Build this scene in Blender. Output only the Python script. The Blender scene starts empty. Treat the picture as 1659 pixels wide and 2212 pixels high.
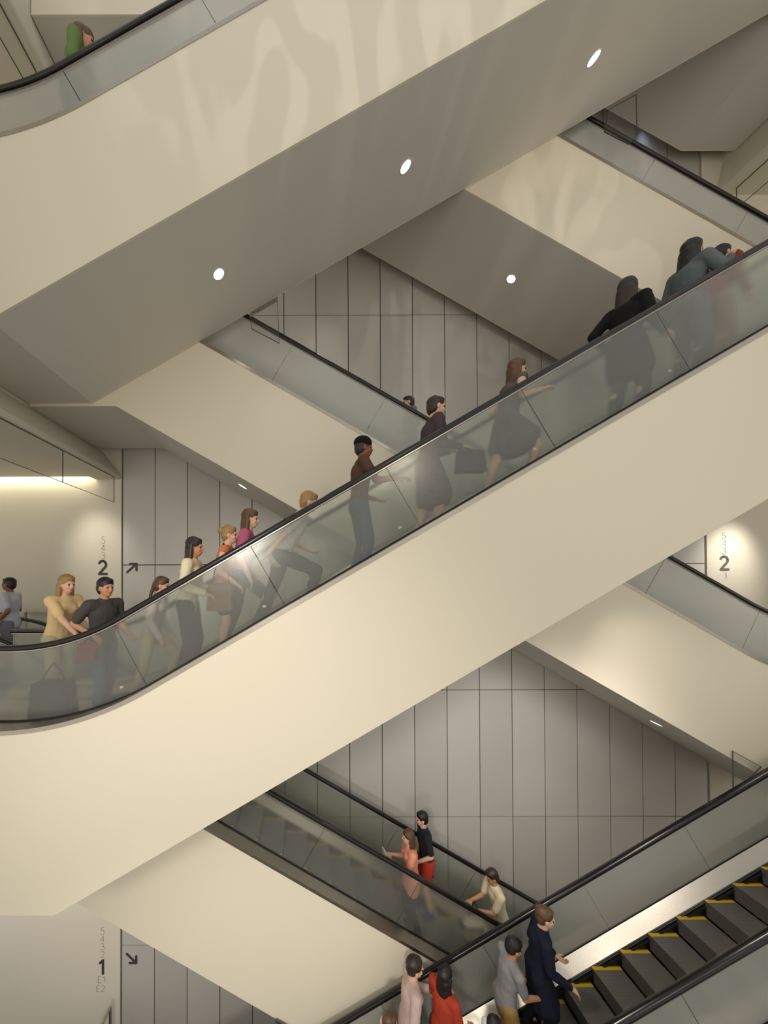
import bpy, bmesh, math, random
from mathutils import Vector, Matrix, noise
random.seed(7)
SC = bpy.context.scene
COL = SC.collection
TAN = math.tan(math.radians(30)); COS = math.cos(math.radians(30)); SIN = 0.5

# ------------------------------------------------------------------ materials
def mat(name, col, rough=0.5, metal=0.0, spec=0.5, emit=None, estr=0.0, bump=None, coat=0.0):
    m = bpy.data.materials.new(name); m.use_nodes = True
    nt = m.node_tree; b = nt.nodes['Principled BSDF']
    b.inputs['Base Color'].default_value = (*col, 1)
    b.inputs['Roughness'].default_value = rough
    b.inputs['Metallic'].default_value = metal
    b.inputs['Specular IOR Level'].default_value = spec
    b.inputs['Coat Weight'].default_value = coat
    if emit:
        b.inputs['Emission Color'].default_value = (*emit, 1); b.inputs['Emission Strength'].default_value = estr
    if bump:
        sc, st = bump
        tc = nt.nodes.new('ShaderNodeTexCoord'); n = nt.nodes.new('ShaderNodeTexNoise')
        n.inputs['Scale'].default_value = sc; n.inputs['Detail'].default_value = 3
        bp = nt.nodes.new('ShaderNodeBump'); bp.inputs['Strength'].default_value = st; bp.inputs['Distance'].default_value = 0.01
        nt.links.new(tc.outputs['Object'], n.inputs['Vector']); nt.links.new(n.outputs['Fac'], bp.inputs['Height'])
        nt.links.new(bp.outputs['Normal'], b.inputs['Normal'])
    return m

def srgb(r, g, b):
    f = lambda c: ((c/255+0.055)/1.055)**2.4 if c > 10 else c/255/12.92
    return (f(r), f(g), f(b))

M = {}
M['paint'] = mat('cream_satin_paint', srgb(226, 217, 196), 0.32, 0, 0.45, bump=(1.2, 0.04))
M['soffit'] = mat('matt_soffit_paint', srgb(212, 207, 197), 0.6, 0, 0.3)
M['white'] = mat('warm_white_wall_paint', srgb(229, 221, 203), 0.55, 0, 0.3, bump=(3, 0.03))
M['ceil'] = mat('ceiling_paint', srgb(214, 208, 192), 0.7, 0, 0.2)
M['floor'] = mat('dark_stone_floor', srgb(110, 108, 100), 0.35, 0, 0.5, bump=(30, 0.05))
M['black'] = mat('black_handrail_rubber', srgb(24, 21, 21), 0.22, 0, 0.5)
M['gap'] = mat('shadow_gap_black', srgb(20, 18, 18), 0.8)
M['skirt'] = mat('black_skirt_metal', srgb(30, 28, 27), 0.35, 0.3)
M['brush'] = mat('black_brush_bristle', srgb(14, 13, 13), 0.9, bump=(300, 0.6))
M['yellow'] = mat('yellow_step_edge', srgb(196, 160, 30), 0.5)
M['ink'] = mat('dark_lettering', srgb(70, 62, 66), 0.6)
M['ink_grey'] = mat('grey_lettering', srgb(105, 102, 103), 0.6)
M['ink_faint'] = mat('faint_lettering', srgb(168, 158, 142), 0.6)
M['ring'] = mat('light_trim_ring', srgb(225, 220, 208), 0.4)
M['lamp'] = mat('lamp_lens', (1, 1, 1), 0.4, emit=(1.0, 0.93, 0.78), estr=14)
M['lamp_dim'] = mat('lamp_lens_small', (1, 1, 1), 0.4, emit=(1.0, 0.95, 0.85), estr=5)
M['cove'] = mat('cove_tube', (1, 1, 1), 0.4, emit=(1.0, 0.95, 0.80), estr=16)

def steel():
    m = mat('brushed_stainless', srgb(182, 174, 162), 0.28, 1.0)
    nt = m.node_tree; b = nt.nodes['Principled BSDF']
    tc = nt.nodes.new('ShaderNodeTexCoord'); mp = nt.nodes.new('ShaderNodeMapping')
    mp.inputs['Rotation'].default_value = (0, 0, 0); mp.inputs['Scale'].default_value = (3, 220, 220)
    n = nt.nodes.new('ShaderNodeTexNoise'); n.inputs['Scale'].default_value = 1.0; n.inputs['Detail'].default_value = 2
    r = nt.nodes.new('ShaderNodeMapRange'); r.inputs['To Min'].default_value = 0.2; r.inputs['To Max'].default_value = 0.4
    nt.links.new(tc.outputs['Object'], mp.inputs['Vector']); nt.links.new(mp.outputs['Vector'], n.inputs['Vector'])
    nt.links.new(n.outputs['Fac'], r.inputs['Value']); nt.links.new(r.outputs['Result'], b.inputs['Roughness'])
    return m
M['steel'] = steel()

def satin_glass(name, rough, tint, milk):
    m = bpy.data.materials.new(name); m.use_nodes = True; nt = m.node_tree; nt.nodes.clear()
    o = nt.nodes.new('ShaderNodeOutputMaterial')
    rf = nt.nodes.new('ShaderNodeBsdfRefraction'); rf.inputs['IOR'].default_value = 1.35; rf.inputs['Roughness'].default_value = rough
    rf.inputs['Color'].default_value = (*tint, 1)
    gl = nt.nodes.new('ShaderNodeBsdfAnisotropic'); gl.inputs['Roughness'].default_value = 0.22; gl.inputs['Color'].default_value = (0.9, 0.9, 0.88, 1)
    df = nt.nodes.new('ShaderNodeBsdfDiffuse'); df.inputs['Color'].default_value = (*srgb(236, 236, 228), 1)
    fr = nt.nodes.new('ShaderNodeFresnel'); fr.inputs['IOR'].default_value = 1.5
    m1 = nt.nodes.new('ShaderNodeMixShader'); m1.inputs[0].default_value = milk
    m2 = nt.nodes.new('ShaderNodeMixShader')
    L = nt.links.new
    tl = nt.nodes.new('ShaderNodeBsdfTranslucent'); tl.inputs['Color'].default_value = (*srgb(214, 214, 204), 1)
    m0 = nt.nodes.new('ShaderNodeMixShader'); m0.inputs[0].default_value = .25; L(df.outputs[0], m0.inputs[1]); L(tl.outputs[0], m0.inputs[2])
    L(rf.outputs[0], m1.inputs[1]); L(m0.outputs[0], m1.inputs[2])
    L(fr.outputs[0], m2.inputs[0]); L(m1.outputs[0], m2.inputs[1]); L(gl.outputs[0], m2.inputs[2])
    L(m2.outputs[0], o.inputs['Surface'])
    return m
M['glass'] = satin_glass('satin_balustrade_glass', 0.18, (0.93, 0.95, 0.92), 0.10)
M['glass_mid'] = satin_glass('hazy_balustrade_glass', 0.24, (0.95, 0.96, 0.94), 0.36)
M['glass_reflect'] = satin_glass('reflection_whitened_glass', 0.30, (0.95, 0.96, 0.94), 0.58)  # same glass, its bright reflections put in as extra white milk

def clear_glass(name, tint=(0.985, 0.99, 0.985), refl=0.05):
    m = bpy.data.materials.new(name); m.use_nodes = True; nt = m.node_tree; nt.nodes.clear()
    o = nt.nodes.new('ShaderNodeOutputMaterial')
    tr = nt.nodes.new('ShaderNodeBsdfTransparent'); tr.inputs['Color'].default_value = (*tint, 1)
    gl = nt.nodes.new('ShaderNodeBsdfAnisotropic'); gl.inputs['Roughness'].default_value = 0.05
    mx = nt.nodes.new('ShaderNodeMixShader'); mx.inputs[0].default_value = refl
    nt.links.new(tr.outputs[0], mx.inputs[1]); nt.links.new(gl.outputs[0], mx.inputs[2])
    nt.links.new(mx.outputs[0], o.inputs['Surface'])
    return m
M['clear'] = clear_glass('clear_acrylic')
M['glass_edge'] = mat('green_glass_edge', srgb(70, 80, 70), 0.3)

def panel_wall():
    m = mat('woven_metal_panels', srgb(176, 172, 164), 0.36, 0.15)
    nt = m.node_tree; b = nt.nodes['Principled BSDF']; L = nt.links.new
    tc = nt.nodes.new('ShaderNodeTexCoord'); sp = nt.nodes.new('ShaderNodeSeparateXYZ'); L(tc.outputs['Object'], sp.inputs[0])
    def math_(op, a, v=None, w=None):
        n = nt.nodes.new('ShaderNodeMath'); n.operation = op
        if isinstance(a, (int, float)): n.inputs[0].default_value = a
        else: L(a, n.inputs[0])
        if v is not None:
            if isinstance(v, (int, float)): n.inputs[1].default_value = v
            else: L(v, n.inputs[1])
        return n.outputs[0]
    # woven mesh: fine vertical and horizontal threads
    wv = math_('SINE', math_('MULTIPLY', sp.outputs['X'], 2*math.pi/0.014))
    wh = math_('SINE', math_('MULTIPLY', sp.outputs['Z'], 2*math.pi/0.020))
    n1 = nt.nodes.new('ShaderNodeTexNoise'); n1.inputs['Scale'].default_value = 9; n1.inputs['Detail'].default_value = 2
    mp = nt.nodes.new('ShaderNodeMapping'); mp.inputs['Scale'].default_value = (9, 1, 0.6)
    L(tc.outputs['Object'], mp.inputs['Vector']); L(mp.outputs['Vector'], n1.inputs['Vector'])
    s = math_('ADD', math_('MULTIPLY', wv, wh), math_('MULTIPLY', n1.outputs['Fac'], 1.2))
    bp = nt.nodes.new('ShaderNodeBump'); bp.inputs['Strength'].default_value = 0.14; bp.inputs['Distance'].default_value = 0.004
    L(s, bp.inputs['Height']); L(bp.outputs['Normal'], b.inputs['Normal'])
    mr = nt.nodes.new('ShaderNodeMapRange'); mr.inputs['To Min'].default_value = 0.30; mr.inputs['To Max'].default_value = 0.5
    L(n1.outputs['Fac'], mr.inputs['Value']); L(mr.outputs['Result'], b.inputs['Roughness'])
    # each panel a slightly different tone
    cell = nt.nodes.new('ShaderNodeTexWhiteNoise'); cell.noise_dimensions = '2D'
    cx = math_('FLOOR', math_('DIVIDE', math_('ADD', sp.outputs['X'], 3.855), 0.6803)); cz = math_('FLOOR', math_('DIVIDE', math_('ADD', sp.outputs['Z'], -1.95), 2.64))
    cb = nt.nodes.new('ShaderNodeCombineXYZ'); L(cx, cb.inputs[0]); L(cz, cb.inputs[1]); L(cb.outputs[0], cell.inputs['Vector'])
    mx = nt.nodes.new('ShaderNodeMixRGB'); mx.inputs[1].default_value = (*srgb(203, 199, 191), 1); mx.inputs[2].default_value = (*srgb(212, 207, 201), 1)
    L(cell.outputs['Value'], mx.inputs[0]); L(mx.outputs[0], b.inputs['Base Color'])
    return m
M['panel'] = panel_wall()

def step_mat():
    m = mat('grooved_step_metal', srgb(118, 114, 108), 0.5, 0.2)
    nt = m.node_tree; b = nt.nodes['Principled BSDF']; L = nt.links.new
    tc = nt.nodes.new('ShaderNodeTexCoord'); w = nt.nodes.new('ShaderNodeTexWave'); w.bands_direction = 'Y'
    w.inputs['Scale'].default_value = 35
    bp = nt.nodes.new('ShaderNodeBump'); bp.inputs['Strength'].default_value = 0.8; bp.inputs['Distance'].default_value = 0.006
    L(tc.outputs['Object'], w.inputs['Vector']); L(w.outputs['Fac'], bp.inputs['Height']); L(bp.outputs['Normal'], b.inputs['Normal'])
    return m
M['step'] = step_mat()

# ------------------------------------------------------------------ helpers
def finish(bm, name, mats, parent=None, smooth=False, recalc=True):
    if recalc: bmesh.ops.recalc_face_normals(bm, faces=bm.faces[:])
    me = bpy.data.meshes.new(name); bm.to_mesh(me); bm.free()
    if not isinstance(mats, (list, tuple)): mats = [mats]
    for m in mats: me.materials.append(m)
    if smooth:
        for p in me.polygons: p.use_smooth = True
    o = bpy.data.objects.new(name, me); COL.objects.link(o)
    if parent: o.parent = parent
    return o

def tag(o, label=None, cat=None, group=None, kind=None):
    if label: o['label'] = label
    if cat: o['category'] = cat
    if group: o['group'] = group
    if kind: o['kind'] = kind
    return o

def empty(name, loc=(0, 0, 0), rz=0):
    o = bpy.data.objects.new(name, None); COL.objects.link(o); o.location = loc; o.rotation_euler = (0, 0, rz)
    o.empty_display_size = 0.1
    return o

def box(bm, x0, x1, y0, y1, z0, z1, mi=0):
    vs = [bm.verts.new((x, y, z)) for x in (x0, x1) for y in (y0, y1) for z in (z0, z1)]
    for f in ((0, 1, 3, 2), (4, 6, 7, 5), (0, 4, 5, 1), (2, 3, 7, 6), (0, 2, 6, 4), (1, 5, 7, 3)):
        bm.faces.new([vs[i] for i in f]).material_index = mi

def prism_xz(bm, pts, y0, y1, mi=0):
    a = [bm.verts.new((x, y0, z)) for x, z in pts]; b = [bm.verts.new((x, y1, z)) for x, z in pts]
    n = len(pts)
    bm.faces.new(a).material_index = mi; bm.faces.new(b[::-1]).material_index = mi
    for i in range(n):
        j = (i+1) % n
        bm.faces.new((a[i], b[i], b[j], a[j])).material_index = mi

def structure(name, fn, m):
    bm = bmesh.new(); fn(bm); o = finish(bm, name, m); o['kind'] = 'structure'; return o

# ------------------------------------------------------------------ escalators
class Prof:
    """handrail path in (u, z), u rising; c = handrail height at u=0 on the incline"""
    def __init__(s, zl, zh, c, u0, u1, cl, low_drop=1.78, high_drop=1.78):
        s.zl, s.zh, s.c, s.u0, s.u1, s.cl = zl, zh, c, u0, u1, cl
        s.ld, s.hd = low_drop, high_drop
    def path(s, d=0.0):
        pts = []
        zl, zh, c = s.zl+0.94-d, s.zh+0.94-d, s.c-d/COS
        RL, RU = 2.4+d, 3.2-d
        uL = (zl-c)/TAN; uU = (zh-c)/TAN
        TL = RL*math.tan(math.radians(15)); TU = RU*math.tan(math.radians(15))
        pts.append((s.u0, zl, 0.0))
        n = 14
        for i in range(n+1):
            a = math.radians(30*i/n)
            pts.append((uL-TL+RL*math.sin(a), zl+RL*(1-math.cos(a)), a))
        us, ue = uL+TL*COS, uU-TU*COS
        k = 24
        for i in range(1, k):
            u = us+(ue-us)*i/k; pts.append((u, c+TAN*u, math.radians(30)))
        for i in range(n+1):
            a = math.radians(30*(1-i/n))
            pts.append((uU+TU-RU*math.sin(a), zh-RU*(1-math.cos(a)), a))
        pts.append((s.u1, zh, 0.0))
        return pts
    def at(s, u, d=0.0):
        p = s.path(d)
        for a, b in zip(p, p[1:]):
            if a[0] <= u <= b[0]:
                t = (u-a[0])/max(1e-9, b[0]-a[0]); return a[1]+(b[1]-a[1])*t
        return p[0][1] if u < p[0][0] else p[-1][1]
    def low(s, u):
        return min(max(s.cl+TAN*u, s.zl-s.ld), s.zh-s.hd)
    def bends(s):
        return ((s.zl-s.ld-s.cl)/TAN, (s.zh-s.hd-s.cl)/TAN)

def frames(P, ua=None, ub=None):
    """base frames (u, z, angle) of the handrail path cut between ua and ub (handrail u)"""
    base = P.path(0)
    if ua is None: return base
    def interp(u):
        for a, b in zip(base, base[1:]):
            if a[0] <= u <= b[0]:
                t = (u-a[0])/max(1e-9, b[0]-a[0]); return tuple(a[i]+(b[i]-a[i])*t for i in range(3))
        return base[-1]
    return [interp(ua)]+[p for p in base if ua+1e-4 < p[0] < ub-1e-4]+[interp(ub)]

def sweep(bm, fr, sec, dr, mi=0, closed=True, cap=True):
    rings = []
    for (u, z, a) in fr:
        nx, nz = -math.sin(a), math.cos(a)
        rings.append([bm.verts.new((dr*(u+nx*h), y, z+nz*h)) for y, h in sec])
    n = len(sec)
    for r0, r1 in zip(rings, rings[1:]):
        for i in range(n if closed else n-1):
            j = (i+1) % n
            bm.faces.new((r0[i], r0[j], r1[j], r1[i])).material_index = mi
    if cap and closed:
        bm.faces.new(rings[0][::-1]).material_index = mi; bm.faces.new(rings[-1]).material_index = mi

def rail_section(y):
    pts = []
    for (dy, h) in ((-.026, -.046), (-.038, -.042), (-.043, -.024), (-.040, .000), (-.028, .012), (0, .016), (.028, .012), (.040, .000), (.043, -.024), (.038, -.042), (.026, -.046), (.018, -.034), (-.018, -.034)):
        pts.append((y+dy, h))
    return pts

STEP_MESH = {}
def step_mesh(w):
    if w in STEP_MESH: return STEP_MESH[w]
    bm = bmesh.new(); d, h = 0.40, 0.231; b = 0.05
    # tread: grooved field, yellow sides and yellow back edge
    def q(x0, x1, y0, y1, mi):
        bm.faces.new([bm.verts.new(p) for p in ((x0, y0, 0), (x1, y0, 0), (x1, y1, 0), (x0, y1, 0))]).material_index = mi
    q(0, d, b, w-b, 0); q(0, d, 0, b, 1); q(0, d, w-b, w, 1)
    # riser, curved
    ys = (0, w); prev = None
    for i in range(7):
        t = i/6; x = -0.0+0.035*math.sin(t*math.pi*.5); z = -h*t
        cur = [bm.verts.new((x, y, z)) for y in ys]
        if prev: bm.faces.new((prev[0], prev[1], cur[1], cur[0])).material_index = 0
        prev = cur
    for y in ys:
        bm.faces.new([bm.verts.new(p) for p in ((0, y, 0), (d, y, 0), (d, y, -.05), (0.035, y, -h))]).material_index = 2
    me = bpy.data.meshes.new('step'); bm.to_mesh(me); bm.free()
    for m in ('step', 'yellow', 'skirt'): me.materials.append(M[m])
    STEP_MESH[w] = me
    return me

def escalator(P, dr, y0, W, label, joints, rails, steps_view=(-9, 12), lip=0.045, glass='glass'):
    """P profile, dr +1 climbs to the right / -1 to the left, y0 near face, joints = handrail u of glass joints, rails = (near y, far y)"""
    root = empty('escalator', (0, y0+W/2, P.zl)); tag(root, label, 'escalator', 'escalators crossing the atrium')
    off = (0, -(y0+W/2), -P.zl)
    def part(bm, name, m, smooth=False, parent=None):
        bmesh.ops.translate(bm, verts=bm.verts[:], vec=off)
        return finish(bm, name, m, parent or root, smooth)
    # cladding: near face, soffit, far face
    top = P.path(0.86)
    us = sorted(set([p[0] for p in top]+[b for b in P.bends() if P.u0 < b < P.u1]+[P.u0, P.u1]))
    def ztop(u):
        for a, b in zip(top, top[1:]):
            if a[0] <= u <= b[0]: return a[1]+(b[1]-a[1])*(u-a[0])/max(1e-9, b[0]-a[0])
        return top[-1][1]
    for nm, yy, mt in (('side_cladding', (y0, y0+0.02), 'paint'), ('side_cladding', (y0+W-0.02, y0+W), 'paint')):
        bm = bmesh.new(); A = []
        for u in us:
            A.append([bm.verts.new((dr*u, y, z)) for y, z in ((yy[0], ztop(u)), (yy[1], ztop(u)), (yy[1], P.low(u)), (yy[0], P.low(u)))])
        for a, b in zip(A, A[1:]):
            for i in range(4): bm.faces.new((a[i], a[(i+1) % 4], b[(i+1) % 4], b[i]))
        bm.faces.new(A[0]); bm.faces.new(A[-1][::-1])
        part(bm, nm, M[mt])
    bm = bmesh.new(); A = []
    for u in [P.u0]+[b for b in P.bends() if P.u0 < b < P.u1]+[P.u1]:
        A.append([bm.verts.new((dr*u, y, P.low(u)+dz)) for y, dz in ((y0+.02, 0), (y0+W-.02, 0), (y0+W-.02, .02), (y0+.02, .02))])
    for a, b in zip(A, A[1:]):
        for i in range(4): bm.faces.new((a[i], a[(i+1) % 4], b[(i+1) % 4], b[i]))
    bm.faces.new(A[0]); bm.faces.new(A[-1][::-1])
    part(bm, 'soffit', M['soffit'])
    base = P.path(0)
    for side, yr in ((-1, rails[0]), (1, rails[1])):
        yo = y0 if side < 0 else y0+W       # outer face
        i = -side                            # direction to the inside
        bm = bmesh.new(); sweep(bm, base, rail_section(yr), dr); part(bm, 'handrail', M['black'], True)
        bm = bmesh.new()
        sweep(bm, base, [(yr-.017, -.033), (yr+.017, -.033), (yr+.017, -.058), (yr+.009, -.062), (yr-.009, -.062), (yr-.017, -.058)], dr)
        part(bm, 'handrail_guide', M['steel'])
        # glass panels
        js = [P.u0+0.01]+[j for j in joints if P.u0+.2 < j < P.u1-.2]+[P.u1-0.01]
        for a, b in zip(js, js[1:]):
            bm = bmesh.new()
            sweep(bm, frames(P, a+.0035, b-.0035), [(yr-.006, -.058), (yr+.006, -.058), (yr+.006, -.825), (yr-.006, -.825)], dr)
            gp = part(bm, 'glass_panel', M[glass])
            if P is PE2 and side < 0 and b < P.u1-.1:     # small etched mark by the lower corner of each pane
                bm = bmesh.new(); q = frames(P, b-.17, b-.16)[0]; nx, nz = -math.sin(q[2]), math.cos(q[2]); cu, cz = q[0]+nx*-.70, q[1]+nz*-.70
                for k in range(4): box(bm, dr*cu-.018+k*.010, dr*cu-.013+k*.010, yr-.0085, yr-.0065, cz-.018+.004*k, cz+.012-.003*(k % 2))
                part(bm, 'etched_mark', M['ring'], parent=gp)
        # outer deck with lip
        bm = bmesh.new()
        sweep(bm, base, [(yr+side*.014, -.815), (yo+side*.006, -.815), (yo+side*.006, -.815-lip), (yo-side*.0, -.815-lip), (yo-side*.0, -.83), (yr+side*.014, -.83)], dr)
        part(bm, 'outer_deck', M['steel'])
        bm = bmesh.new()   # black glass gasket
        sweep(bm, base, [(yr-.013, -.80), (yr+.013, -.80), (yr+.013, -.83), (yr-.013, -.83)], dr)
        part(bm, 'glass_gasket', M['gap'])
        # inner deck
        a_, b_ = yr+i*.014, yr+i*.15
        bm = bmesh.new()
        sweep(bm, base, [(a_, -.815), (b_, -.93), (b_, -.95), (a_, -.835)], dr)
        part(bm, 'inner_deck', M['steel'])
        bm = bmesh.new()
        sweep(bm, base, [(b_, -.93), (b_+i*.012, -.935), (b_+i*.012, -1.45), (b_, -1.45)], dr)
        sweep(bm, base, [(b_+i*.012, -.945), (b_+i*.022, -.95), (b_+i*.022, -.96), (b_+i*.012, -.965)], dr)
        part(bm, 'skirt_panel', M['skirt'])
        bm = bmesh.new()
        sweep(bm, base, [(b_+i*.012, -.985), (b_+i*.035, -.99), (b_+i*.035, -1.005), (b_+i*.012, -1.01)], dr)
        part(bm, 'skirt_brush', M['brush'])
    # steps
    ya, yb = rails[0]+.165, rails[1]-.165
    me = step_mesh(round(yb-ya, 3))
    nose = P.c-1.05
    n0 = math.ceil((P.zl+0.10-nose)/(TAN*0.4)); n1 = math.floor((P.zh-0.02-nose)/(TAN*0.4))
    for k in range(n0, n1+1):
        u = k*0.4
        if not steps_view[0] < dr*u < steps_view[1]: continue
        s = bpy.data.objects.new('step', me); COL.objects.link(s); s.parent = root
        s.location = (dr*u, ya-(y0+W/2), nose+TAN*u-P.zl)
        if dr < 0: s.scale = (-1, 1, 1)
    # comb plates / landing floors
    for ua, ub, z in ((P.u0, n0*0.4+.02, P.zl), (n1*0.4+.38, P.u1, P.zh)):
        if ub-ua < .1: continue
        bm = bmesh.new(); x0, x1 = sorted((dr*ua, dr*ub)); box(bm, x0, x1, ya-.012, yb+.012, z-.06, z)
        part(bm, 'landing_plate', M['steel'])
    P.nose = nose
    return root

def tread(P, u):
    k = math.floor(u/0.4+1e-6); z = P.nose+TAN*k*0.4
    return min(max(z, P.zl), P.zh)

E_Y, E_W = 3.56, 1.73
D_Y, D_W = 5.30, 1.75
ER = (3.80, 5.02); DR = (5.54, 6.76)
XL, XR = -4.24, 8.83
def jrow(j0, sp, a=-12, b=16):
    k0 = int((a-j0)/sp); return [j0+sp*k for k in range(k0, int((b-j0)/sp)+1)]

PE2 = Prof(0, 6.1, 2.445, XL, 10.2, -.257, low_drop=1.74)
PE1 = Prof(6.1, 12.2, 2.475+6.1+.6*TAN, XL, 10.2, 6.1-.207+.61*TAN, low_drop=1.74)
PE3 = Prof(-8.1, 0, -5.06, -6.0, 12.5, -5.155-2.70)
PD1 = Prof(0, 6.1, 5.355, -9.2, -XL, 2.64, low_drop=2.6)
PD0 = Prof(6.1, 12.2, 11.735, -XR, -XL, 9.09)
PDm = Prof(12.2, 18.3, 17.55, -XR, -XL, 14.88)
PD2 = Prof(-8.1, 0, -2.035, -12.5, 6.8, -5.245, low_drop=2.2, high_drop=2.2)

escalator(PE2, 1, E_Y, E_W, 'escalator climbing right across the middle of the atrium, crowded with riders behind satin glass', jrow(.853, 1.486), ER)
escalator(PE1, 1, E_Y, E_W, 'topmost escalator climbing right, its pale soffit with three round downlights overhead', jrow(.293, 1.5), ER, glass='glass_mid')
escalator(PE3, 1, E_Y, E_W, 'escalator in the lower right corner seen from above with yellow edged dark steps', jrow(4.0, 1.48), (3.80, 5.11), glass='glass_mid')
escalator(PD1, -1, D_Y, D_W, 'escalator crossing behind the crowded middle one, climbing left past the woven metal wall', jrow(.177, 1.485), DR, glass='glass_reflect')
escalator(PD0, -1, D_Y, D_W, 'escalator at upper right climbing left, with dark soffit and a starry downlight', jrow(.27, 1.485), DR, glass='glass_reflect')
escalator(PD2, -1, D_Y, D_W, 'lowest escalator climbing left, both black handrails visible and a deep steel deck', jrow(-1.81, 1.485), DR, glass='glass')
escalator(PDm, -1, D_Y, D_W, 'escalator high in the upper right corner showing only its folded dark underside', jrow(.3, 1.485), DR)

# ------------------------------------------------------------------ setting
YB = 7.30
WX0, WX1 = -3.855, 8.39
def back_wall(bm):
    g = 0.008
    n = 18; zs = [1.95+2.64*k for k in range(-5, 7)]
    w = (WX1-WX0)/n
    for i in range(n):
        for za, zb in zip(zs, zs[1:]):
            box(bm, WX0+i*w+g, WX0+(i+1)*w-g, YB, YB+.04, za+g, zb-g)
structure('wall_back', back_wall, M['panel'])
structure('trim_1', lambda bm: box(bm, WX0-.03, WX1+.03, YB+.045, YB+.08, -11.5, 18), M['gap'])
structure('wall_left', lambda bm: box(bm, -14, WX0-.022, YB-.02, YB+.1, -11.5, 18), M['white'])
structure('wall_right', lambda bm: box(bm, WX1+.022, 18, YB-.02, YB+.1, -11.5, 18), M['white'])

def slab_left(z, lipx, lipz):
    # ceiling block of a left landing: fascia leans out to a rounded lip, slot for cove light at the back wall
    def f(bm):
        t = z-1.78
        pts = [(XL-.02, z), (XL-.02, t), (lipx, lipz+.10), (lipx+.015, lipz+.05), (lipx-.005, lipz+.01), (lipx-.04, lipz), (-14, lipz), (-14, z)]
        prism_xz(bm, pts, E_Y-3.2, YB-.22)
        prism_xz(bm, [(XL-.02, z), (XL-.02, t), (lipx, lipz+.10), (lipx+.015, lipz+.05), (lipx-.005, lipz+.01), (lipx-.04, lipz), (-4.42, lipz), (-4.42, z)], YB-.22, YB-.021)
        prism_xz(bm, [(-4.42, lipz+.35), (-4.42, z), (-14, z), (-14, lipz+.35)], YB-.22, YB-.021)
    return f
structure('ceiling_left', slab_left(6.1, -3.885, 3.75), M['ceil'])
structure('ceiling_left.001', slab_left(12.2, -4.10, 9.68), M['ceil'])
def slab_right(z, lipx, lipz):
    def f(bm):
        prism_xz(bm, [(XR+.02, z), (XR+.02, z-1.78), (lipx, lipz+.10), (lipx-.01, lipz+.04), (lipx+.03, lipz), (16, lipz), (16, z)], E_Y-3.2, YB-.021)
    return f
structure('ceiling_right', slab_right(12.2, 8.72, 9.76), M['ceil'])
structure('ceiling_right.001', lambda bm: box(bm, 10.22, 16, E_Y-3.2, YB-.021, 4.0, 6.1), M['ceil'])
structure('floor_left', lambda bm: (box(bm, -14, XL-.02, E_Y, 5.29, -1.78, 0), box(bm, -14, -6.82, 5.30, 7.04, -1.78, 0), box(bm, -14, -3.86, 7.06, YB-.03, -.4, 0)), M['floor'])
structure('floor_right', lambda bm: box(bm, 9.22, 16, 5.31, YB-.03, -1.6, 0), M['floor'])
structure('floor', lambda bm: box(bm, -20, 24, -8, YB+.1, -8.6, -8.12), M['floor'])

# cove tube
bm = bmesh.new(); box(bm, -13.5, -4.46, YB-.17, YB-.10, 3.93, 3.96)
o = finish(bm, 'cove_light', M['cove']); tag(o, 'long white cove light washing the wall along the ceiling of the left landing', 'light')

def smoke_baffle(x, ya, yb, z0, z1, joints, label):
    r = empty('smoke_baffle', (x, yb, z1)); tag(r, label, 'glass panel')
    ys = [ya]+joints+[yb]
    for a, b in zip(ys, ys[1:]):
        bm = bmesh.new(); box(bm, -.005, .005, a+.004-yb, b-.004-yb, z0-z1, 0); finish(bm, 'glass_pane', M['clear'], r)
    for nm, za, zb in (('bottom_edge', z0-.003, z0+.003), ('top_channel', z1-.012, z1)):
        bm = bmesh.new(); box(bm, -.008, .008, ya-yb, 0, za-z1, zb-z1); finish(bm, nm, M['glass_edge'], r)
    bm = bmesh.new()
    for j in joints: box(bm, -.006, .006, j-.004-yb, j+.004-yb, z0-z1, 0)
    box(bm, -.006, .006, -.004, .004, z0-z1, 0)
    finish(bm, 'upright_edge', M['glass_edge'], r)
smoke_baffle(-3.93, 3.2, 7.10, 3.23, 3.75, [5.6], 'clear glass smoke baffle hanging from the ceiling beside the glowing cove light')
smoke_baffle(-4.24, 3.2, 7.10, 9.21, 9.68, [6.6], 'glass smoke baffle hanging from the ceiling in the top left corner')
smoke_baffle(8.98, 3.8, 7.15, 9.33, 9.76, [], 'glass smoke baffle hanging from the ceiling at the upper right edge')

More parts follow.
